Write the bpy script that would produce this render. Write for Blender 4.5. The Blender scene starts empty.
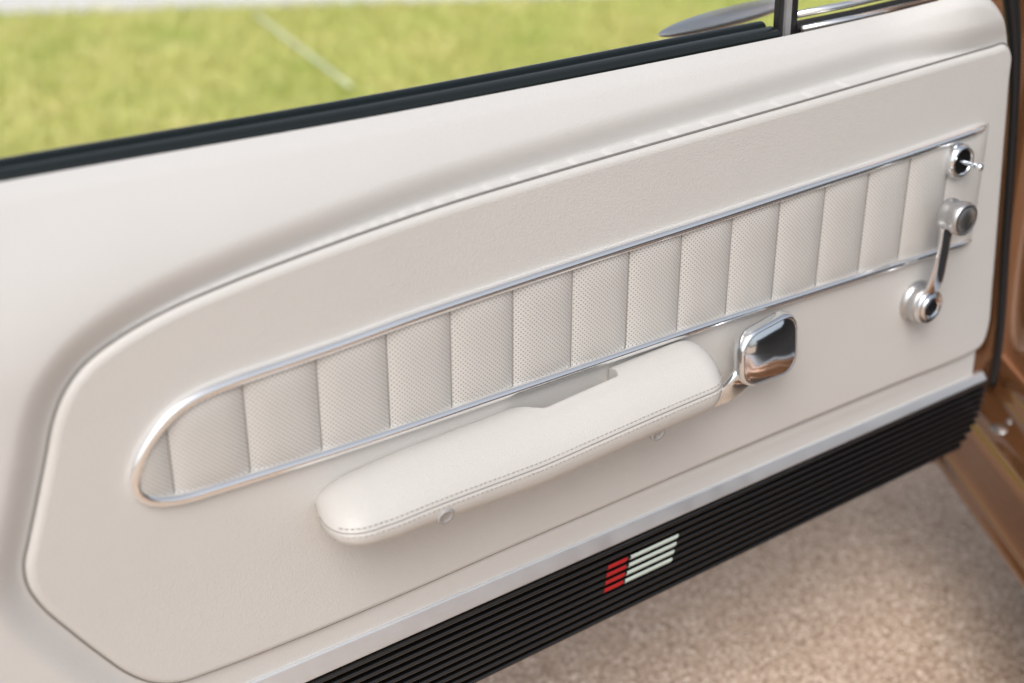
import bpy, math, random
import numpy as np
from mathutils import Vector, Matrix
random.seed(4); rng = np.random.default_rng(4)
S = bpy.context.scene; C = S.collection
# ------------------------------------------------------------------ camera
CAM = Vector((0.0, -0.844, 1.12)); PITCH = math.radians(26.6); YAW = math.radians(34.8); F = 1422.2
h = Vector((math.sin(YAW), math.cos(YAW), 0))
FW = Vector((h.x*math.cos(PITCH), h.y*math.cos(PITCH), -math.sin(PITCH)))
RT = Vector((math.cos(YAW), -math.sin(YAW), 0))
UP = Vector((h.x*math.sin(PITCH), h.y*math.sin(PITCH), math.cos(PITCH)))
cam = bpy.data.cameras.new('camera'); co = bpy.data.objects.new('camera', cam); C.objects.link(co)
co.location = CAM; co.rotation_euler = (math.pi/2-PITCH, 0, -YAW)
cam.lens = 50; cam.sensor_width = 36; cam.clip_end = 500; cam.clip_start = 0.02
cam.dof.use_dof = True; cam.dof.focus_distance = 1.19; cam.dof.aperture_fstop = 3.1
S.camera = co
def ray(px, py): return FW*F + RT*(px-512) + UP*(341.5-py)
def P(px, py, y=0.0):
    d = ray(px, py); return CAM + d*((y-CAM.y)/d.y)
def G(px, py, z=0.0):
    d = ray(px, py); return CAM + d*((z-CAM.z)/d.z)
def proj(v):
    d = Vector(v)-CAM; k = F/d.dot(FW); return 512+d.dot(RT)*k, 341.5-d.dot(UP)*k
# ------------------------------------------------------------------ materials
def mat(name, col=(.8,.8,.8), rough=.5, metal=0.0, **kw):
    m = bpy.data.materials.new(name); m.use_nodes = True
    b = m.node_tree.nodes['Principled BSDF']
    b.inputs['Base Color'].default_value = (*col, 1); b.inputs['Roughness'].default_value = rough
    b.inputs['Metallic'].default_value = metal
    for k, v in kw.items(): b.inputs[k.replace('_', ' ')].default_value = v
    return m
def N(m, t, **kw):
    n = m.node_tree.nodes.new(t)
    for k, v in kw.items(): setattr(n, k, v)
    return n
def L(m, a, b): m.node_tree.links.new(a, b)
def objco(m): return N(m, 'ShaderNodeTexCoord').outputs['Object']
def noise(m, co_, scale, detail=3, rough=.5):
    n = N(m, 'ShaderNodeTexNoise'); n.inputs['Scale'].default_value = scale; n.inputs['Detail'].default_value = detail
    n.inputs['Roughness'].default_value = rough; L(m, co_, n.inputs['Vector']); return n.outputs['Fac']
def ramp(m, fac, stops):
    r = N(m, 'ShaderNodeValToRGB'); e = r.color_ramp.elements
    while len(e) < len(stops): e.new(.5)
    for el, (p, c) in zip(e, stops): el.position = p; el.color = (*c, 1)
    L(m, fac, r.inputs['Fac']); return r.outputs['Color']
def bump(m, hgt, strength, dist, prev=None):
    b = N(m, 'ShaderNodeBump'); b.inputs['Strength'].default_value = strength; b.inputs['Distance'].default_value = dist
    L(m, hgt, b.inputs['Height'])
    if prev: L(m, prev, b.inputs['Normal'])
    return b.outputs['Normal']
def mult(m, a, b):
    x = N(m, 'ShaderNodeMix', data_type='RGBA', blend_type='MULTIPLY'); x.inputs[0].default_value = 1
    L(m, a, x.inputs[6]); L(m, b, x.inputs[7]); return x.outputs[2]
def bs(m): return m.node_tree.nodes['Principled BSDF']
def vinyl(name, c1, c2, rough=.5, grain=.35):
    m = mat(name, c1, rough); o = objco(m)
    L(m, ramp(m, noise(m, o, 5, 4), [(.3, c1), (.7, c2)]), bs(m).inputs['Base Color'])
    v = N(m, 'ShaderNodeTexVoronoi'); v.inputs['Scale'].default_value = 620; L(m, o, v.inputs['Vector'])
    b1 = bump(m, noise(m, o, 10, 2), .12, .005)
    b2 = bump(m, v.outputs['Distance'], grain, .0005, b1)
    L(m, b2, bs(m).inputs['Normal'])
    r = N(m, 'ShaderNodeMapRange'); r.inputs['To Min'].default_value = rough-.08; r.inputs['To Max'].default_value = rough+.08
    L(m, noise(m, o, 30, 4), r.inputs['Value']); L(m, r.outputs['Result'], bs(m).inputs['Roughness'])
    return m
CREAM = vinyl('cream_vinyl', (.605,.592,.570), (.583,.570,.548), .48, .45)
CREAM_PAD = vinyl('cream_padded_vinyl', (.615,.606,.590), (.595,.586,.570), .40)
ARMV = vinyl('armrest_leather', (.590,.574,.550), (.570,.554,.530), .42, .40)
PERF = mat('perforated_vinyl', (.58,.53,.48), .5)
def perf():
    m = PERF; o = objco(m); sx = N(m, 'ShaderNodeSeparateXYZ'); L(m, o, sx.inputs[0])
    def M_(op, a, b=None):
        n = N(m, 'ShaderNodeMath', operation=op)
        for i, v in enumerate((a, b)):
            if v is None: continue
            if isinstance(v, (int, float)): n.inputs[i].default_value = v
            else: L(m, v, n.inputs[i])
        return n.outputs[0]
    sp = .0040
    a = M_('DIVIDE', M_('ADD', sx.outputs['X'], sx.outputs['Z']), sp)
    b = M_('DIVIDE', M_('SUBTRACT', sx.outputs['X'], sx.outputs['Z']), sp)
    fa = M_('SUBTRACT', M_('FRACT', a), .5); fb = M_('SUBTRACT', M_('FRACT', b), .5)
    d = M_('SQRT', M_('ADD', M_('MULTIPLY', fa, fa), M_('MULTIPLY', fb, fb)))
    r = N(m, 'ShaderNodeMapRange'); r.inputs['From Min'].default_value = .13; r.inputs['From Max'].default_value = .25
    L(m, d, r.inputs['Value'])
    mix = N(m, 'ShaderNodeMix', data_type='RGBA'); L(m, r.outputs['Result'], mix.inputs[0])
    mix.inputs[6].default_value = (.20,.185,.17,1); mix.inputs[7].default_value = (.595,.582,.558,1)
    L(m, mix.outputs[2], bs(m).inputs['Base Color'])
    L(m, bump(m, r.outputs['Result'], .5, .0005), bs(m).inputs['Normal'])
perf()
GROOVE_SHADE = mat('panel_groove_shade', (.20,.19,.18), .8)
SEAMI = mat('insert_seam_vinyl', (.28,.265,.25), .8)
SEAML = mat('seam_thread', (.42,.40,.375), .8)
def chrome(name, col, rough, metal=1.0):
    m = mat(name, col, rough, metal); o = objco(m)
    r = N(m, 'ShaderNodeMapRange'); r.inputs['To Min'].default_value = rough*.75; r.inputs['To Max'].default_value = rough*1.3
    L(m, noise(m, o, 60, 4), r.inputs['Value']); L(m, r.outputs['Result'], bs(m).inputs['Roughness']); return m
CHROME = chrome('polished_chrome', (.84,.88,.92), .05)
PADDLE = chrome('paddle_chrome', (.82,.86,.90), .10)
BEADM = chrome('bead_chrome', (.96,.97,.98), .12, .92)
SATIN = chrome('satin_metal', (.58,.585,.59), .36)
CAPM = mat('grey_cap_plastic', (.36,.355,.35), .4)
ALU = chrome('brushed_aluminium', (.80,.81,.82), .42, .85)
BLACK = mat('black_rubber', (.012,.012,.013), .45)
GLOSSB = mat('glossy_window_rubber', (.010,.014,.014), .24)
CUPB = mat('black_cup', (.006,.006,.006), .7, Specular_IOR_Level=.15)
SILL = mat('black_ribbed_plastic', (.0045,.0042,.004), .20, Specular_IOR_Level=.85)
FELT = mat('window_felt', (.03,.045,.045), .22)
RED = mat('red_enamel', (.42,.012,.012), .25, .15); WHITE = mat('pale_enamel', (.56,.63,.57), .25, .15)
PAINT = mat('bronze_metallic_paint', (.18,.07,.035), .24, .6, Coat_Weight=1.0, Coat_Roughness=.03)
L(PAINT, ramp(PAINT, noise(PAINT, objco(PAINT), 1200, 2), [(.3,(.20,.088,.036)),(.7,(.255,.115,.048))]), bs(PAINT).inputs['Base Color'])
CARPET = mat('dark_carpet', (.018,.015,.013), .95)
GLASS = bpy.data.materials.new('window_glass'); GLASS.use_nodes = True
g = GLASS.node_tree; g.nodes.clear()
go = g.nodes.new('ShaderNodeOutputMaterial'); mx = g.nodes.new('ShaderNodeMixShader'); tr = g.nodes.new('ShaderNodeBsdfTransparent')
gl = g.nodes.new('ShaderNodeBsdfGlossy'); gl.inputs['Roughness'].default_value = .02; fr = g.nodes.new('ShaderNodeFresnel'); fr.inputs['IOR'].default_value = 1.5
tr.inputs['Color'].default_value = (.97,.98,.97,1)
g.links.new(fr.outputs[0], mx.inputs[0]); g.links.new(tr.outputs[0], mx.inputs[1]); g.links.new(gl.outputs[0], mx.inputs[2]); g.links.new(mx.outputs[0], go.inputs[0])
# ------------------------------------------------------------------ object helpers
def mesh(name, verts, faces, m, parent=None, smooth=True, label=None, flat_last=0):
    me = bpy.data.meshes.new(name); me.from_pydata([tuple(v) for v in verts], [], [tuple(int(i) for i in f) for f in faces]); me.update()
    if smooth: me.polygons.foreach_set('use_smooth', [True]*len(me.polygons))
    for i in range(flat_last): me.polygons[len(me.polygons)-1-i].use_smooth = False
    me.materials.append(m)
    o = bpy.data.objects.new(name, me); C.objects.link(o)
    if parent is not None:
        o.parent = parent
        if parent.type == 'EMPTY': o.matrix_parent_inverse = Matrix.Translation(-parent.location)
    if label: o['label'] = label
    return o
def thing(name, loc, label, cat, group=None):
    o = bpy.data.objects.new(name, None); C.objects.link(o); o.location = loc; o.empty_display_size = .1
    o['label'] = label; o['category'] = cat
    if group: o['group'] = group
    return o
def grid(rows, flip=False, close_u=False):
    nr, nc = len(rows), len(rows[0]); V = [v for r in rows for v in r]; Fs = []
    for i in range(nr-1):
        for j in range(nc if close_u else nc-1):
            k = (j+1) % nc
            f = (i*nc+j, i*nc+k, (i+1)*nc+k, (i+1)*nc+j)
            Fs.append(f[::-1] if flip else f)
    return V, Fs
def catmull(pts, n=10, closed=False):
    pts = [np.array(p, float) for p in pts]; out = []; m = len(pts)
    segs = m if closed else m-1
    for i in range(segs):
        p1, p2 = pts[i], pts[(i+1) % m]
        p0 = pts[(i-1) % m] if (closed or i > 0) else 2*p1-p2
        p3 = pts[(i+2) % m] if (closed or i+2 < m) else 2*p2-p1
        t0 = 0; t1 = np.linalg.norm(p1-p0)**.5+1e-9; t2 = t1+np.linalg.norm(p2-p1)**.5+1e-9; t3 = t2+np.linalg.norm(p3-p2)**.5+1e-9
        for k in range(n):
            t = t1+(t2-t1)*k/n
            A1 = (t1-t)/(t1-t0)*p0+(t-t0)/(t1-t0)*p1; A2 = (t2-t)/(t2-t1)*p1+(t-t1)/(t2-t1)*p2; A3 = (t3-t)/(t3-t2)*p2+(t-t2)/(t3-t2)*p3
            B1 = (t2-t)/(t2-t0)*A1+(t-t0)/(t2-t0)*A2; B2 = (t3-t)/(t3-t1)*A2+(t-t1)/(t3-t1)*A3
            out.append((t2-t)/(t2-t1)*B1+(t-t1)/(t2-t1)*B2)
    if not closed: out.append(pts[-1])
    return out
def tube(path, r, n=12, closed=False, flat=1.0, caps=True):
    path = [Vector(p) for p in path]; m = len(path); V = []; Fs = []
    rr = r if isinstance(r, (list, tuple)) else [r]*m
    up = Vector((0, -1, 0))
    for i, p in enumerate(path):
        a = path[(i-1) % m] if (closed or i > 0) else p; b = path[(i+1) % m] if (closed or i < m-1) else p
        t = (b-a).normalized(); s = t.cross(up)
        if s.length < .05: s = t.cross(Vector((1, 0, 0)))
        s.normalize(); u = s.cross(t).normalized()
        for k in range(n):
            q = 2*math.pi*k/n; V.append(p+s*math.cos(q)*rr[i]+u*math.sin(q)*rr[i]*flat)
    for i in range(m if closed else m-1):
        for k in range(n):
            j = (i+1) % m; l = (k+1) % n
            Fs.append((i*n+k, i*n+l, j*n+l, j*n+k))
    if caps and not closed: Fs.append(tuple(range(n))[::-1]); Fs.append(tuple((m-1)*n+k for k in range(n)))
    return V, Fs
def lathe(base, axis, prof, n=40, cap=True):
    base = Vector(base); ax = Vector(axis).normalized(); s = ax.cross(Vector((0, 0, 1))).normalized(); u = s.cross(ax)
    V = []; Fs = []
    for r, hh in prof:
        for k in range(n):
            q = 2*math.pi*k/n; V.append(base+ax*hh+(s*math.cos(q)+u*math.sin(q))*r)
    for i in range(len(prof)-1):
        for k in range(n):
            l = (k+1) % n; Fs.append((i*n+k, (i+1)*n+k, (i+1)*n+l, i*n+l))
    if cap: Fs.append(tuple((len(prof)-1)*n+k for k in range(n))[::-1])
    return V, Fs
def joinm(*ms):
    V = []; Fs = []
    for v, f in ms:
        o = len(V); V += list(v); Fs += [tuple(i+o for i in q) for q in f]
    return V, Fs
def ss(x): x = np.clip(x, 0, 1); return x*x*(3-2*x)
def plane_pts(px, y=0.0): return [(P(a, b, y).x, P(a, b, y).z) for a, b in px]

# ================================================================== CAR DOOR
door = thing('car_door', (0.65, 0.03, 0.29), 'open car door with cream vinyl lining, chrome trim, padded armrest and black ribbed lower strip', 'car door')
PY = -.005
outline_px = [(1004,44.5),(990,48),(960,56.5),(900,74),(800,103),(700,131.5),(600,160),(545,176),(450,204.5),(380,228),(300,257),(230,284),(170,310),(120,338),(85,365),(65,392),
 (54,420),(46,460),(37,505),(29,543),(25,565),(29,586),(43,606),(72,631),(103,655),(128,672),(152,681),(178,681),(215,669),
 (300,636),(400,594),(500,550),(600,507),(700,464),(800,422),(900,381),(962,356),(978,346),(986,328),(991,280),(999,180),(1007,80),(1009,53)]
out2 = np.array(plane_pts([tuple(p) for p in catmull(outline_px, 8, True)]))
Xl = P(-260, 300).x; Xr = P(1010, 55, .0).x
top_px = [(-300,241),(0,183),(400,111),(780,36),(880,14),(940,0),(972,-6),(990,-1),(1001,11),(1008,28),(1011,47)]
tcur = [tuple(p) for p in catmull(top_px, 10)]
tamp = [.042*(1-float(ss((a-860)/150))) for a, b in tcur]
topc = np.array([(P(a, b, y).x, P(a, b, y).z) for (a, b), y in zip(tcur, tamp)])
topc[:, 0] = np.maximum.accumulate(topc[:, 0]+np.arange(len(topc))*1e-7)
zt = lambda X: np.interp(X, topc[:, 0], topc[:, 1])
ampf = lambda X: np.interp(X, topc[:, 0], tamp)
sil_a, sil_b = P(300, 655), P(980, 370)
zs = lambda X: sil_a.z+(X-sil_a.x)*(sil_b.z-sil_a.z)/(sil_b.x-sil_a.x)
bot_a, bot_b = P(600, 612), P(975, 432)
zb = lambda X: bot_a.z+(X-bot_a.x)*(bot_b.z-bot_a.z)/(bot_b.x-bot_a.x)
na, nb = 460, 400
A, B = np.meshgrid(np.linspace(0, 1, na), np.linspace(0, 1, nb)); A = np.where(A > .9, .9+.1*np.sin((A-.9)/.1*np.pi/2), A)
X0 = Xl+(topc[-1, 0]-Xl)*A; ZT = zt(X0); ZB = zb(X0)
Z = ZB+(ZT-ZB)*B; X = X0+.034*(A**8)*(1-B)
def sdf(Xf, Zf, poly):
    p = np.stack([Xf, Zf], 1); a = poly; b = np.roll(poly, -1, 0); best = np.full(len(p), 9.); ins = np.zeros(len(p), bool)
    for q, w in zip(a, b):
        e = w-q; t = np.clip(((p-q)@e)/(e@e+1e-12), 0, 1); d = np.hypot(p[:, 0]-q[0]-t*e[0], p[:, 1]-q[1]-t*e[1]); best = np.minimum(best, d)
        c = (q[1] > p[:, 1]) != (w[1] > p[:, 1]); xi = q[0]+(p[:, 1]-q[1])*(e[0])/(e[1] if abs(e[1]) > 1e-12 else 1e-12); ins ^= c & (p[:, 0] < xi)
    return np.where(ins, -best, best)
D = sdf(X.ravel(), Z.ravel(), out2).reshape(X.shape)
fade = ss((Z-zs(X)-.008)/.04)*(1-.55*ss((X-(Xr-.14))/.14))
dn = np.clip((D-.0035)/.026, 0, 1)
H = .0110*(.55*ss(dn)+.45*(1-(1-dn)**2.2))*fade - .0055*ss((D-.024)/.085)*fade
r_ = np.clip(1-(ZT-Z)/.125, 0, 1)
Y = .0012-H+ampf(X0)*r_**2.0+.006*np.clip(1-(ZT-Z)/.012, 0, 1)**2
Y = np.where(D < 0, .0012, Y)
Y += .02*np.clip((A-.9985)/.0015, 0, 1)**2
V = np.stack([X.ravel(), Y.ravel(), Z.ravel()], 1)
idx = np.arange(na*nb).reshape(nb, na)
Fc = np.stack([idx[:-1, :-1], idx[:-1, 1:], idx[1:, 1:], idx[1:, :-1]], -1).reshape(-1, 4)
mesh('door_shell', V, Fc, CREAM_PAD, door)
def ring(poly, off, y):
    e = np.roll(poly, -1, 0)-np.roll(poly, 1, 0); e /= np.linalg.norm(e, axis=1)[:, None]
    nrm = np.stack([-e[:, 1], e[:, 0]], 1); ar = np.sum(poly[:, 0]*np.roll(poly[:, 1], -1)-poly[:, 1]*np.roll(poly[:, 0], -1))
    if ar < 0: nrm = -nrm
    q = poly+nrm*off; return [(a, y, b) for a, b in q]
rings = [ring(out2, o, y) for o, y in ((0,.003),(0,-.0005),(.0006,-.0022),(.0018,-.0036),(.0036,-.0045),(.006,-.005))]
V, Fs = grid(rings, close_u=True); n = len(out2); Fs.append(tuple((len(rings)-1)*n+k for k in range(n)))
mesh('trim_panel', V, Fs, CREAM, door, flat_last=1)
gp = ring(out2, -.0008, .0004)
V, Fs = tube(gp, .0011, 8, closed=True); mesh('groove_shadow', V, Fs, GROOVE_SHADE, door)  # dark tube in the panel gap, groove shadow put into its colour
# --- chrome bead round the pleated band
bead_px = [(992,124),(900,156),(800,189),(700,222),(600,254),(500,287),(400,321),(340,343),(285,362),(230,381),(195,396),(170,413),(150,437),(138,460),(134,480),(139,493),(153,499),(180,497),(215,487),(260,473),(330,451),(400,428),(500,394),(600,360),(700,326),(800,294),(900,262),(975,238)]
bead = [P(a, b, PY) for a, b in [tuple(p) for p in catmull(bead_px, 8)]]
bp3 = [p+Vector((0,-.0015,0)) for p in bead]
for i, dy in ((0,.007),(1,.002),(-1,.007),(-2,.002)): bp3[i] = bp3[i]+Vector((0,dy,0))
rad = [.0047]*len(bp3); rad[0] = rad[-1] = .003
V, Fs = tube(bp3, rad, 16, flat=1.1); mesh('chrome_trim', V, Fs, BEADM, door)
# --- pleated band
iL = min(range(len(bead)), key=lambda i: bead[i].x)
tp = np.array([(p.x, p.z) for p in bead[:iL+1]][::-1]); bp = np.array([(p.x, p.z) for p in bead[iL:]])
ztop = lambda x: np.interp(x, tp[:, 0], tp[:, 1]); zbot = lambda x: np.interp(x, bp[:, 0], bp[:, 1])
seam_px = [(171,470),(246,432),(318,402),(387,375),(450,350),(512,328),(571,308),(627,288),(679,272),(729,254),(776,238),(821,224),(864,210),(905,196),(945,182)]
seams = [P(a, b, PY).x for a, b in seam_px]
sp = seams[2]-seams[1]; xs_all = [seams[0]-sp]+seams+[seams[-1]+sp]
x0, x1 = bead[iL].x+.0005, min(tp[-1, 0], bp[-1, 0])-.003
cols = []
for i in range(len(xs_all)-1):
    cols += [xs_all[i]+(xs_all[i+1]-xs_all[i])*f for f in (0,.012,.03,.06,.10,.16,.25,.37,.5,.63,.75,.84,.90,.94,.97,.988)]
cols = sorted([c for c in cols if x0 < c < x1]+[x0, x1]); sa = np.array(xs_all)
rows = []
for j in range(25):
    t = j/24; row = []
    for c in cols:
        k = np.clip(np.searchsorted(sa, c, 'right')-1, 0, len(sa)-2); f = (c-sa[k])/(sa[k+1]-sa[k])
        pl = 1-abs(2*f-1)**3; ed = 1-abs(2*t-1)**5
        tail = float(np.clip((x1-c)/.012, 0, 1)); tail = math.sqrt(max(0, 1-(1-tail)**2))
        row.append((c, PY-(.0004+.0044*pl*(.25+.75*ed))*tail+.0008*(1-tail), float(zbot(c)+(ztop(c)-zbot(c))*t)))
    rows.append(row)
V, Fs = grid(rows); ins = mesh('pleated_insert', V, Fs, PERF, door)
for s_ in seams:
    a, b = zbot(s_), ztop(s_); V, Fs = tube([(s_, PY-.0008, a+(b-a)*k/6) for k in range(7)], .0005, 6); mesh('insert_seam', V, Fs, SEAMI, ins)
# --- silver strip and black ribbed sill plate
def line(pa, pb, y):
    a, b = P(*pa, y), P(*pb, y); return lambda X: a.z+(X-a.x)*(b.z-a.z)/(b.x-a.x)
z1 = line((300,661),(980,372.5), 0); z2 = line((290,683),(980,378), 0); z3 = line((600,617),(975,436), 0)
XR = P(981, 380).x; XL = Xl+.01
xsn = np.linspace(XL, XR, 60)
prof = [(0,.004),(0,-.0006),(.08,-.0016),(.5,-.0042),(.92,-.0066),(1,-.0068),(1,.004)]
rows = [[(x, y, float(z1(x)+(z2(x)-z1(x))*t)) for x in xsn] for t, y in prof]
V, Fs = grid(rows, flip=True); mesh('metal_strip', V, Fs, ALU, door, smooth=False)
NR = 10
RP = [(0,-.0030),(.10,-.0030),(.14,-.0045),(.19,-.0074),(.25,-.0088),(.36,-.0095),(.50,-.0096),(.66,-.0090),(.74,-.0078),(.80,-.0050),(.86,-.0032),(.94,-.0030)]
def rib_y(b):
    f = (b*NR) % 1.0
    return float(np.interp(f, [p[0] for p in RP]+[1], [p[1] for p in RP]+[-.0030]))
def sill_row(b, dy=0.0, xa=None, xb=None, n=60, yy=None):
    bb = min(1, b); xe = XR-(.006*b+.030*max(0, (b-.35)/.65)**2.0)
    xs_ = np.linspace(XL if xa is None else xa, xe if xb is None else xb, n)
    return [(x, (rib_y(b) if yy is None else yy)+dy, float(z2(x)-.0004+(z3(x)-z2(x))*bb)) for x in xs_]
rows = [sill_row(0, yy=.01), sill_row(0)]
for r in range(NR): rows += [sill_row((r+p[0])/NR) for p in RP if p[0] > 0]
rows += [sill_row(1, yy=-.004), sill_row(1.0, yy=.03)]
V, Fs = grid(rows, flip=True); sill = mesh('sill_plate', V, Fs, SILL, door)
def bars(px0, px1, rlist, py, sl):
    ms = []
    for r in rlist:
        dx = (4-r)*sl; rw = []
        for f in (.22,.29,.36,.44,.52,.59,.66):
            k = (f-.45)*-5
            xa, xb = P(px0+dx+k, py, -.009).x, P(px1+dx+k, py, -.009).x
            rw.append(sill_row((r+f)/NR, -.0004, xa, xb, 6))
        ms.append(grid(rw, flip=True))
    return joinm(*ms)
V, Fs = bars(605, 624, range(2, 6), 572, 1.0); mesh('emblem_bar', V, Fs, RED, sill, label='red bars of the small striped emblem')
V, Fs = bars(627, 673, range(2, 6), 556, 1.6); mesh('emblem_bar', V, Fs, WHITE, sill, label='pale bars of the small striped emblem')
# --- outer door skin (closes the door behind)
xs_ = np.linspace(Xl, XR-.012, 40)
def orow(fz, y): return [(x, y, float(fz(x))) for x in xs_]
rows = [orow(lambda x: z3(x)+.004, .012), orow(lambda x: z3(x)+.0, .03), orow(lambda x: z3(x)+.0, .095), orow(lambda x: z3(x)+.02, .105), orow(lambda x: z3(x)+.18, .135), orow(lambda x: zt(x)-.13, .125), orow(lambda x: zt(x)-.055, .10), orow(lambda x: zt(x)-.045, .075)]
V, Fs = grid(rows); mesh('outer_skin', V, Fs, PAINT, door)
# --- window weatherstrips
wl = [P(a, b, .047) for a, b in [tuple(p) for p in catmull([(-300,239),(0,182),(400,110),(778,35)], 8)]]
def sweep(path, prof):
    rows = [[(p[0], p[1]+dy, p[2]+dz) for p in path] for dy, dz in prof+[prof[0]]]
    return grid(rows)
V, Fs = sweep(wl, [(-.002,-.006),(-.003,.001),(-.0015,.0035),(.002,.0050),(.007,.0060),(.011,.0058),(.0125,.004),(.013,-.012)]); mesh('window_gasket', V, Fs, GLOSSB, door)
V, Fs = sweep(wl, [(.0155,-.02),(.0155,.005),(.018,.0072),(.022,.0080),(.026,.0070),(.029,.003),(.032,-.03)]); mesh('outer_weatherstrip', V, Fs, FELT, door)
gpz = [(p.x, p.y+.0142, p.z-.02) for p in wl]; gpt = [(p.x, p.y+.0142, p.z+.34) for p in wl]
V, Fs = grid([gpz, gpt]); mesh('window_glass', V, Fs, GLASS, door)
# quarter window
wr = [P(a, b, .047) for a, b in [(802,29),(860,17),(936,-1)]]
V, Fs = tube(wr, .0032, 10); mesh('quarter_window_trim', V, Fs, BEADM, door)
V, Fs = sweep(wr, [(.006,-.012),(.006,.003),(.009,.005),(.013,.004),(.016,-.03)]); mesh('quarter_window_gasket', V, Fs, BLACK, door)
V, Fs = tube([p+Vector((0,.012,.010)) for p in wr], .0035, 10); mesh('quarter_window_frame', V, Fs, BEADM, door)
def post(px0, px1, y0, y1, m, name):
    a, b = P(px0, 33, y0), P(px1, 30, y0); V = []
    for zz in (-.02, .34):
        for x, y in ((a.x, y0), (b.x, y0), (b.x, y1), (a.x, y1)): V.append((x+.02*(zz > 0), y+(.03 if zz > 0 else 0), a.z+zz))
    return mesh(name, V, [(0,1,5,4),(1,2,6,5),(2,3,7,6),(3,0,4,7),(4,5,6,7)], m, door, smooth=False)
post(778, 784, .05, .056, BLACK, 'window_divider')
post(785.5, 791, .047, .055, ALU, 'quarter_window_post')
post(792.5, 797, .052, .056, BLACK, 'quarter_window_seal')
# exterior mirror
def ellipsoid(c, rx, ry, rz, rot=0, n=24, m=16):
    V = []; Fs = []; cr, sr = math.cos(rot), math.sin(rot)
    for i in range(m+1):
        a = math.pi*i/m
        for k in range(n):
            b = 2*math.pi*k/n; x, y, z = rx*math.cos(a), ry*math.sin(a)*math.cos(b), rz*math.sin(a)*math.sin(b)
            V.append((c[0]+x*cr-z*sr, c[1]+y, c[2]+x*sr+z*cr))
    for i in range(m):
        for k in range(n): l = (k+1) % n; Fs.append((i*n+k, i*n+l, (i+1)*n+l, (i+1)*n+k))
    return V, Fs
mr = P(728, 17, .14)
V, Fs = ellipsoid(mr, .085, .016, .008, .06); sm = mesh('side_mirror', V, Fs, ALU, door)
V, Fs = ellipsoid(mr+Vector((.03,.012,.026)), .05, .018, .010, .03); mesh('mirror_head', V, Fs, BEADM, sm)
# --- armrest
ta = [P(a, b, PY) for a, b in [tuple(p) for p in catmull([(302,490),(340,474),(400,448),(500,410),(610,365),(692,333)], 12)]]
tx = np.array([p.x for p in ta]); tz = np.array([p.z for p in ta])
U0, U1 = P(315, 505, PY).x, P(691, 340, PY).x
nx0, nx1 = P(504, 408, PY).x, P(607, 372, PY).x
top_d = np.array([0,.003,.008,.014,.020,.026,.032]); top_w = np.array([-.0030,-.0002,.0020,.0033,.0036,.0030,.0016])
rest = [(.032,.0016),(.038,-.0003),(.045,-.0042),(.053,-.0105),(.0585,-.0170),(.0612,-.0215),(.0613,-.0230),(.0622,-.0250),(.0622,-.0305),(.0600,-.0380),(.0540,-.0455),(.044,-.0500),(.03,-.0515),(.012,-.051),(-.004,-.050)]
rest = [tuple(p) for p in catmull(rest, 4)][1:]
K = 38; NS = 380; rows = []; seam_path = []; mid = -.017
px500, px373, px330 = P(500,411,PY).x, P(373,460,PY).x, P(330,480,PY).x
for i in range(NS+1):
    s = i/NS; s = .45*s+.55*(.5-.5*math.cos(math.pi*s))
    x = U0+(U1-U0)*s; dl, dr = x-U0, U1-x
    el = (1-(1-min(1, dl/.038))**2.2)**(1/2.1); er = (1-(1-min(1, dr/.030))**2.5)**(1/2.5)
    e = max(.004, el)*max(.004, er); ks = float(np.interp(x, [U0, px330, px373, px500], [.66,.71,.83,1.0])); kd = float(np.interp(x, [U0, px373], [.94, 1]))
    zb_ = float(np.interp(x, tx, tz))
    ed = e**.8; shl = .36*(1-float(ss(dl/.11)))
    a_ = (x-nx0)/.026; c_ = (nx1-x)/.008
    hd = .0235*float(ss(a_))*(1-.10*float(np.clip((x-nx0)/(nx1-nx0), 0, 1)))*(math.sqrt(max(0, 1-(1-min(1, max(0, c_)))**2)))
    soft = .0022*min(1, hd/.003)
    pts = []
    for k in range(K):
        f = k/(K-1)
        if f < .15: pts.append((hd*f/.15 if hd > 0 else 0, -.038))
        elif f < .36: u = (f-.15)/.21; w1 = float(np.interp(hd, top_d, top_w))-soft; pts.append((hd, -.038+(w1+.038)*u))
        elif f < .64: u = (f-.36)/.28; w1 = float(np.interp(hd+.0045*u, top_d, top_w)); pts.append((hd+.0045*u, w1-soft*(1-math.sqrt(max(0,1-(1-u)**2)))))
        else: u = (f-.64)/.36; q0 = min(hd+.0045, .0314); dd_ = q0+(.0318-q0)*u; pts.append((dd_, float(np.interp(dd_, top_d, top_w))))
    row = []
    for d, w in pts+rest:
        w2 = w*ks if w < 0 else w
        d2 = d*ed*kd if d > 0 else d
        row.append((x-shl*max(0, d2), PY-d2, zb_+mid+(w2-mid)*e))
    rows.append(row)
    d2 = .0616*ed*kd
    if .002 < s < .998: seam_path.append((x-shl*d2, PY-d2, zb_+mid+(-.0224*ks-mid)*e))
V, Fs = grid(rows); nc = len(rows[0])
Fs.append(tuple(range(nc))); Fs.append(tuple(NS*nc+k for k in range(nc))[::-1])
arm = mesh('armrest', V, Fs, ARMV, door)
st = []; pa = [Vector(p) for p in seam_path]
L_ = [0]
for i in range(1, len(pa)): L_.append(L_[-1]+(pa[i]-pa[i-1]).length)
L_ = np.array(L_); arr = np.array([tuple(p) for p in pa])
def at(d): return Vector([float(np.interp(d, L_, arr[:, c])) for c in range(3)])
d = .03
while d < L_[-1]-.02:
    for off in (.0034,-.0030):
        o_ = -.0006 if off < 0 else .0016
        st.append(tube([at(d)+Vector((0,o_,off)), at(d+.0014)+Vector((0,o_-.0005,off)), at(d+.0028)+Vector((0,o_,off))], .00042, 5))
    d += .0044
V, Fs = joinm(*st); mesh('stitching', V, Fs, SEAML, arm)
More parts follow.
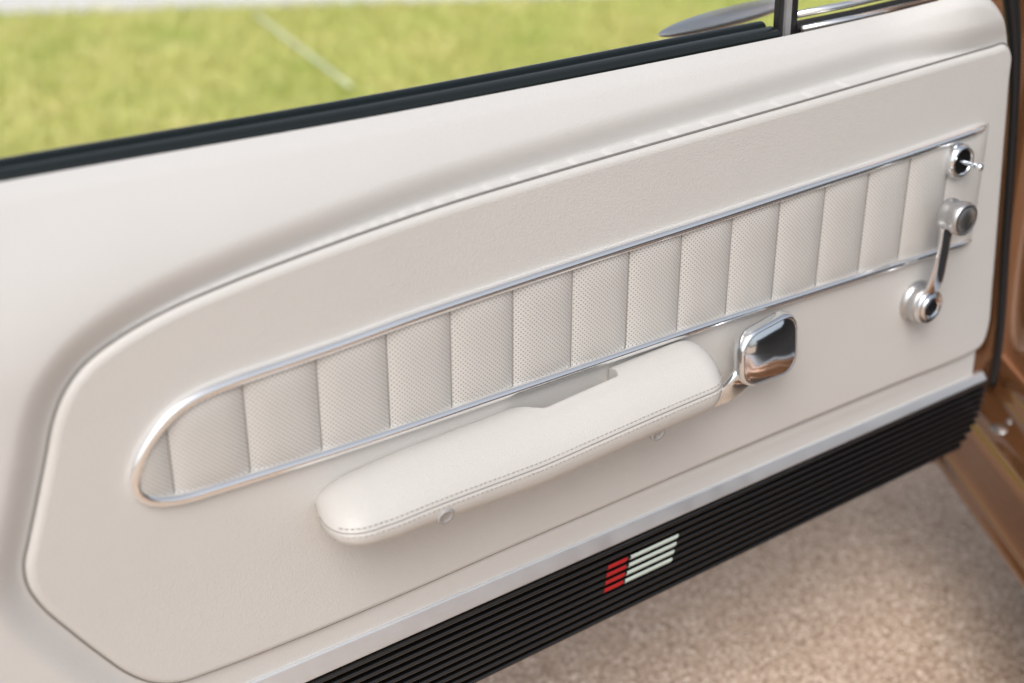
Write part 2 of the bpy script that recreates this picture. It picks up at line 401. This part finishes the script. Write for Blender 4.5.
V, Fs = tube([p+Vector((0,.0003,0)) for p in pa[::2]], .00045, 6); mesh('armrest_seam', V, Fs, SEAMI, arm)
allp = [Vector(p) for r in rows for p in r[K+14:]]
for (a, b) in ((445,515),(660,438)):
    p = min(allp, key=lambda q: (proj(q)[0]-a)**2+(proj(q)[1]-b)**2+(40 if q.y > -.055 else 0))
    V, Fs = lathe(p+Vector((0,.003,.0006)), (0,-1,-.25), [(.0076,0),(.0076,.0040),(.0070,.0050),(.0052,.0052),(.0047,.0045),(.002,.0045)], 24); mesh('screw_cap', V, Fs, CAPM, arm)
# --- inner door handle
def rrect(cx, cz, w, hh, r, n=8, sk=0):
    o = []
    for sx, sz, a0 in ((1,1,0),(-1,1,90),(-1,-1,180),(1,-1,270)):
        for k in range(n+1):
            a = math.radians(a0+90*k/n); x = sx*(w/2-r)+r*math.cos(a); z = sz*(hh/2-r)+r*math.sin(a); o.append((cx+x, z*(1+x*3.2)+sk*x+cz))
    return o
hp = P(770, 352, -.036)
def hring(sc, y, dx=0, ky=.12): return [(a+dx, y+(b-hp.z)*ky-(a-hp.x)*.06, b) for a, b in rrect(hp.x, hp.z, .067*sc, .056*sc, .018*sc, sk=.13)]
stem = catmull([tuple(P(698,403,-.012)), tuple(P(714,399,-.019)), tuple(P(728,392,-.024)), tuple(P(740,380,-.027)), tuple(P(755,362,-.027))], 6)
V1, F1 = tube(stem, [.0085+.0085*(i/len(stem))**1.4 for i in range(len(stem))], 20, flat=.42)
hd_ = mesh('door_handle', V1, F1, CHROME, door)
R = [hring(.50,-.021,-.001), hring(.82,-.022,-.001), hring(.95,-.0245), hring(1.0,-.0282), hring(1.01,-.0318), hring(.998,-.0342), hring(.97,-.0360), hring(.94,-.0368), hring(.91,-.0371)]
V, Fs = grid(R, close_u=True); n = len(R[0]); Fs.append(tuple(range(n))[::-1]); mesh('handle_bezel', V, Fs, CHROME, hd_)
R = [hring(.91,-.0370), hring(.895,-.0366), hring(.87,-.0368), hring(.78,-.0378), hring(.64,-.0390), hring(.48,-.0399), hring(.32,-.0405), hring(.17,-.0408), hring(.05,-.0409)]
V, Fs = grid(R, close_u=True); n = len(R[0]); Fs.append(tuple((len(R)-1)*n+k for k in range(n))); mesh('handle_paddle', V, Fs, PADDLE, hd_)
# --- window crank
hb = P(914, 300, PY)
V, Fs = lathe(hb, (0,-1,0), [(.0215,0),(.0215,.003),(.0205,.005),(.0190,.006),(.0190,.007),(.0198,.0085),(.0198,.0145),(.0185,.0165)], 48)
ck = mesh('window_crank', V, Fs, SATIN, door)
V, Fs = lathe(hb+Vector((0,-.0165,0)), (0,-1,0), [(.0184,0),(.0182,.003),(.0168,.005),(.0155,.0052),(.0148,.0042),(.0138,.0042),(.0130,.0060),(.0118,.0072),(.0105,.0072),(.0098,.0060),(.006,.0056),(.001,.0056)], 48); mesh('crank_cap', V, Fs, CHROME, ck)
V, Fs = lathe(hb+Vector((0,-.0222,0)), (0,-1,0), [(.0085,-.001),(.0085,.0006),(.006,.0012),(.001,.0012)], 30); mesh('crank_bolt', V, Fs, mat('dark_bolt', (.05,.05,.055), .25, .8), ck)
ar = catmull([tuple(P(928,298,-.020)), tuple(P(936,281,-.027)), tuple(P(942,258,-.031)), tuple(P(946,238,-.032)), tuple(P(950,218,-.031))], 6)
V, Fs = tube(ar, [.0130-.0050*math.sin(math.pi*.5*min(1, 1.3*i/(len(ar)-1)))+.002*max(0, i/(len(ar)-1)-.7)/.3 for i in range(len(ar))], 18, flat=.30); mesh('crank_arm', V, Fs, CHROME, ck)
kb = P(945, 212, -.030)
V, Fs = lathe(kb, (0,-1,0), [(.011,0),(.0145,.002),(.0158,.006),(.0145,.010),(.0150,.014),(.0165,.018),(.0170,.022),(.0160,.0255),(.0142,.0265),(.0135,.0256),(.0122,.0256),(.0112,.0264),(.001,.0264)], 48); mesh('crank_knob', V, Fs, SATIN, ck)
# --- mirror control
mb = P(957, 160, PY-.003)
V, Fs = lathe(mb, (0,-1,0), [(.0175,-.002),(.0175,.003),(.0165,.006),(.0150,.0080),(.0132,.0082),(.0124,.0070),(.0122,.002)], 40, cap=False); mc = mesh('mirror_control', V, Fs, CHROME, door)
V, Fs = lathe(mb, (0,-1,0), [(.0124,.0060),(.011,.0045),(.007,.0040),(.001,.0040)], 30); mesh('control_cup', V, Fs, CUPB, mc)
V, Fs = lathe(mb+Vector((0,-.003,0)), (.10,-1,-.02), [(.0034,0),(.0022,.004),(.0020,.016),(.0032,.019),(.0040,.022),(.0036,.025),(.001,.026)], 20); mesh('control_lever', V, Fs, CHROME, mc)

# ================================================================== CAR BODY
p1 = G(938, 463, .22); p2 = G(1024, 585, .22); dv = (p2-p1); dv.z = 0; dv.normalize(); nv = Vector((-dv.y, dv.x, 0))
if nv.x < 0: nv = -nv
body = thing('car', (p2.x+.3, p2.y-.2, .2), 'copper brown metallic car behind the hinge side of the open door', 'car')
def bodysweep(prof, t0=-.06, t1=1.5, n=20): return grid([[p1+dv*(t0+(t1-t0)*k/n)+nv*a+Vector((0,0,b-.22)) for k in range(n+1)] for a, b in prof])
pr = [tuple(p) for p in catmull([(.10,.17),(.03,.195),(.003,.212),(-.001,.222),(.006,.229),(.010,.245),(.011,.27),(.012,.29),(.022,.312),(.035,.318),(.045,.325),(.05,.345),(.06,.355),(.085,.358),(.10,.35)], 4)]
V, Fs = bodysweep(pr); mesh('rocker_sill', V, Fs, PAINT, body)
V, Fs = bodysweep([(.10,.352),(.11,.354),(.16,.354),(.165,.34)]); mesh('scuff_plate', V, Fs, ALU, body)
V, Fs = bodysweep([(.165,.34),(.18,.27),(.8,.26),(.85,.5)]); mesh('floor_carpet', V, Fs, CARPET, body)
V, Fs = bodysweep([(.85,.5),(.9,.70),(.86,.80)], t0=.20); mesh('unseen_cabin_lining', V, Fs, CARPET, body)  # unseen cabin wall, added so the chrome has something dark to reflect
pl = [tuple(p) for p in catmull([(-.03,0),(.02,.005),(.05,.03),(.08,.035),(.11,.02),(.16,.02),(.2,.05),(.32,.06)], 5)]
A0 = p1+dv*(-.02)
rows = [[Vector((A0.x, A0.y, 0))+nv*a+dv*(b-.03)+Vector((0,0,z)) for a, b in pl] for z in (.19,.3,.5,.8,1.2)]
V, Fs = grid(rows); mesh('hinge_pillar', V, Fs, PAINT, body)
ws = [P(1006,-60,.035), P(1010,-10,.035), P(1015,60,.03), P(1005,250,.03), P(998,350,.03), P(992,385,.03)]
V, Fs = tube([tuple(p) for p in catmull([tuple(p) for p in ws], 6)], [.012-.007*min(1, i/14) for i in range(31)], 12); mesh('door_seal', V, Fs, BLACK, body)
hg = P(1008, 432, -.02)
V, Fs = joinm(ellipsoid(hg, .022, .02, .008, -.3), lathe(hg+Vector((.005,0,.004)), (0,-.3,1), [(.009,0),(.009,.008),(.006,.010),(.001,.010)], 16)); mesh('door_hinge', V, Fs, SATIN, body)

# ================================================================== SETTING
def sheet(name, pts, z, m, kind='structure'):
    o = mesh(name, [(x, y, z) for x, y in pts], [tuple(range(len(pts)))], m, smooth=False); o['kind'] = kind; return o
PAVE = mat('tan_aggregate', (.3,.25,.22), .9); o = objco(PAVE)
v = N(PAVE, 'ShaderNodeTexVoronoi'); v.inputs['Scale'].default_value = 300; L(PAVE, o, v.inputs['Vector'])
sepv = N(PAVE, 'ShaderNodeSeparateColor'); L(PAVE, v.outputs['Color'], sepv.inputs[0])
c1 = ramp(PAVE, sepv.outputs[0], [(.0,(.30,.200,.135)),(.30,(.52,.375,.275)),(.75,(.63,.475,.355)),(1.,(.95,.81,.67))])
c3 = ramp(PAVE, noise(PAVE, o, 4, 3), [(.3,(.92,.91,.90)),(.7,(1,1,1))])
L(PAVE, mult(PAVE, c1, c3), bs(PAVE).inputs['Base Color'])
L(PAVE, bump(PAVE, v.outputs['Distance'], .4, .002), bs(PAVE).inputs['Normal'])
GR = mat('lawn_soil', (.12,.14,.03), .9); o = objco(GR)
L(GR, ramp(GR, noise(GR, o, 9, 6, .7), [(.3,(.33,.35,.08)),(.5,(.49,.50,.15)),(.7,(.64,.60,.26))]), bs(GR).inputs['Base Color'])
ROAD = mat('pale_concrete', (.7,.68,.66), .8); o = objco(ROAD)
L(ROAD, ramp(ROAD, noise(ROAD, o, 12, 5), [(.3,(.72,.70,.68)),(.7,(.82,.80,.78))]), bs(ROAD).inputs['Base Color'])
sheet('pavement', [(-150,-150),(150,-150),(150,150),(-150,150)], 0, PAVE)
g0, g1 = G(0, 17), G(640, -2); gd = (g1-g0).normalized(); ga = g0-gd*60; gb = g0+gd*80
gn = Vector((-gd.y, gd.x, 0)); gn = gn if gn.y > 0 else -gn
LW = 2.2
sheet('lawn', [(ga.x-gn.x*LW,ga.y-gn.y*LW),(gb.x-gn.x*LW,gb.y-gn.y*LW),(gb.x,gb.y),(ga.x,ga.y)], .004, GR)
sheet('road', [(ga.x,ga.y),(gb.x,gb.y),(gb.x+gn.x*8,gb.y+gn.y*8),(ga.x+gn.x*8,ga.y+gn.y*8)], .008, ROAD)
# grass blades
n = 120000
ua = rng.uniform(-1.5, 5.5, n); ub = rng.uniform(0.01, LW, n)
bx_ = g0.x+gd.x*ua-gn.x*ub; by_ = g0.y+gd.y*ua-gn.y*ub
an = rng.uniform(0, 2*np.pi, n); hh = rng.uniform(.02, .055, n); w = rng.uniform(.002, .004, n); lx, ly = rng.normal(0, .018, n), rng.normal(0, .018, n)
VV = np.empty((n, 3, 3)); VV[:, 0] = np.stack([bx_-np.cos(an)*w, by_-np.sin(an)*w, np.full(n, .003)], 1); VV[:, 1] = np.stack([bx_+np.cos(an)*w, by_+np.sin(an)*w, np.full(n, .003)], 1); VV[:, 2] = np.stack([bx_+lx, by_+ly, hh], 1)
BL = mat('grass_blades', (.2,.25,.05), .6); o = objco(BL)
g1_ = ramp(BL, noise(BL, o, 8, 9, .9), [(.28,(.38,.40,.10)),(.45,(.63,.64,.21)),(.58,(.82,.78,.35)),(.72,(.97,.90,.60))])
g2_ = ramp(BL, noise(BL, o, 2.6, 4, .7), [(.35,(.72,.84,.62)),(.5,(.94,.97,.90)),(.65,(1.0,.97,1.0))])
L(BL, mult(BL, g1_, g2_), bs(BL).inputs['Base Color'])
me = bpy.data.meshes.new('grass'); me.vertices.add(n*3); me.vertices.foreach_set('co', VV.ravel()); me.loops.add(n*3); me.loops.foreach_set('vertex_index', np.arange(n*3, dtype=np.int32))
me.polygons.add(n); me.polygons.foreach_set('loop_start', np.arange(0, n*3, 3, dtype=np.int32)); me.update(calc_edges=True); me.validate(); me.materials.append(BL)
go_ = bpy.data.objects.new('grass', me); C.objects.link(go_); go_['kind'] = 'stuff'; go_['label'] = 'short yellow green lawn grass beyond the window'; go_['category'] = 'grass'
REFLECTION = mat('pale_reflection', (.76,.82,.62), .5)
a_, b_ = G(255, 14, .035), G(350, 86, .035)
V, Fs = tube([tuple(a_+(b_-a_)*k/8) for k in range(9)], .0055, 8)  # pale tube standing in for a reflection in the window glass
ho = mesh('reflection_streak', V, Fs, REFLECTION); ho['label'] = 'thin pale streak across the lawn, standing for a reflection in the window glass'; ho['category'] = 'reflection_streak'

# ================================================================== LIGHT
w_ = bpy.data.worlds.new('World'); S.world = w_; w_.use_nodes = True; nt = w_.node_tree
sky = nt.nodes.new('ShaderNodeTexSky'); sky.sky_type = 'NISHITA'; sky.sun_disc = False
EL, AZ = math.radians(50), math.radians(225)      # azimuth clockwise from +Y
sky.sun_elevation = EL; sky.sun_rotation = AZ; sky.dust_density = 4; sky.air_density = 1
hs = nt.nodes.new('ShaderNodeHueSaturation'); hs.inputs['Saturation'].default_value = .42
nt.links.new(sky.outputs[0], hs.inputs['Color']); nt.links.new(hs.outputs[0], nt.nodes['Background'].inputs['Color']); nt.nodes['Background'].inputs['Strength'].default_value = .15
sl = bpy.data.lights.new('sun', 'SUN'); sl.energy = 1.5; sl.angle = math.radians(34); sl.color = (1,.965,.92)
so = bpy.data.objects.new('sun', sl); C.objects.link(so)
sd = Vector((math.sin(AZ)*math.cos(EL), math.cos(AZ)*math.cos(EL), math.sin(EL)))
so.rotation_euler = sd.to_track_quat('Z', 'Y').to_euler(); so.location = (0,0,5)
S.view_settings.view_transform = 'Standard'; S.view_settings.look = 'None'; S.view_settings.exposure = 0
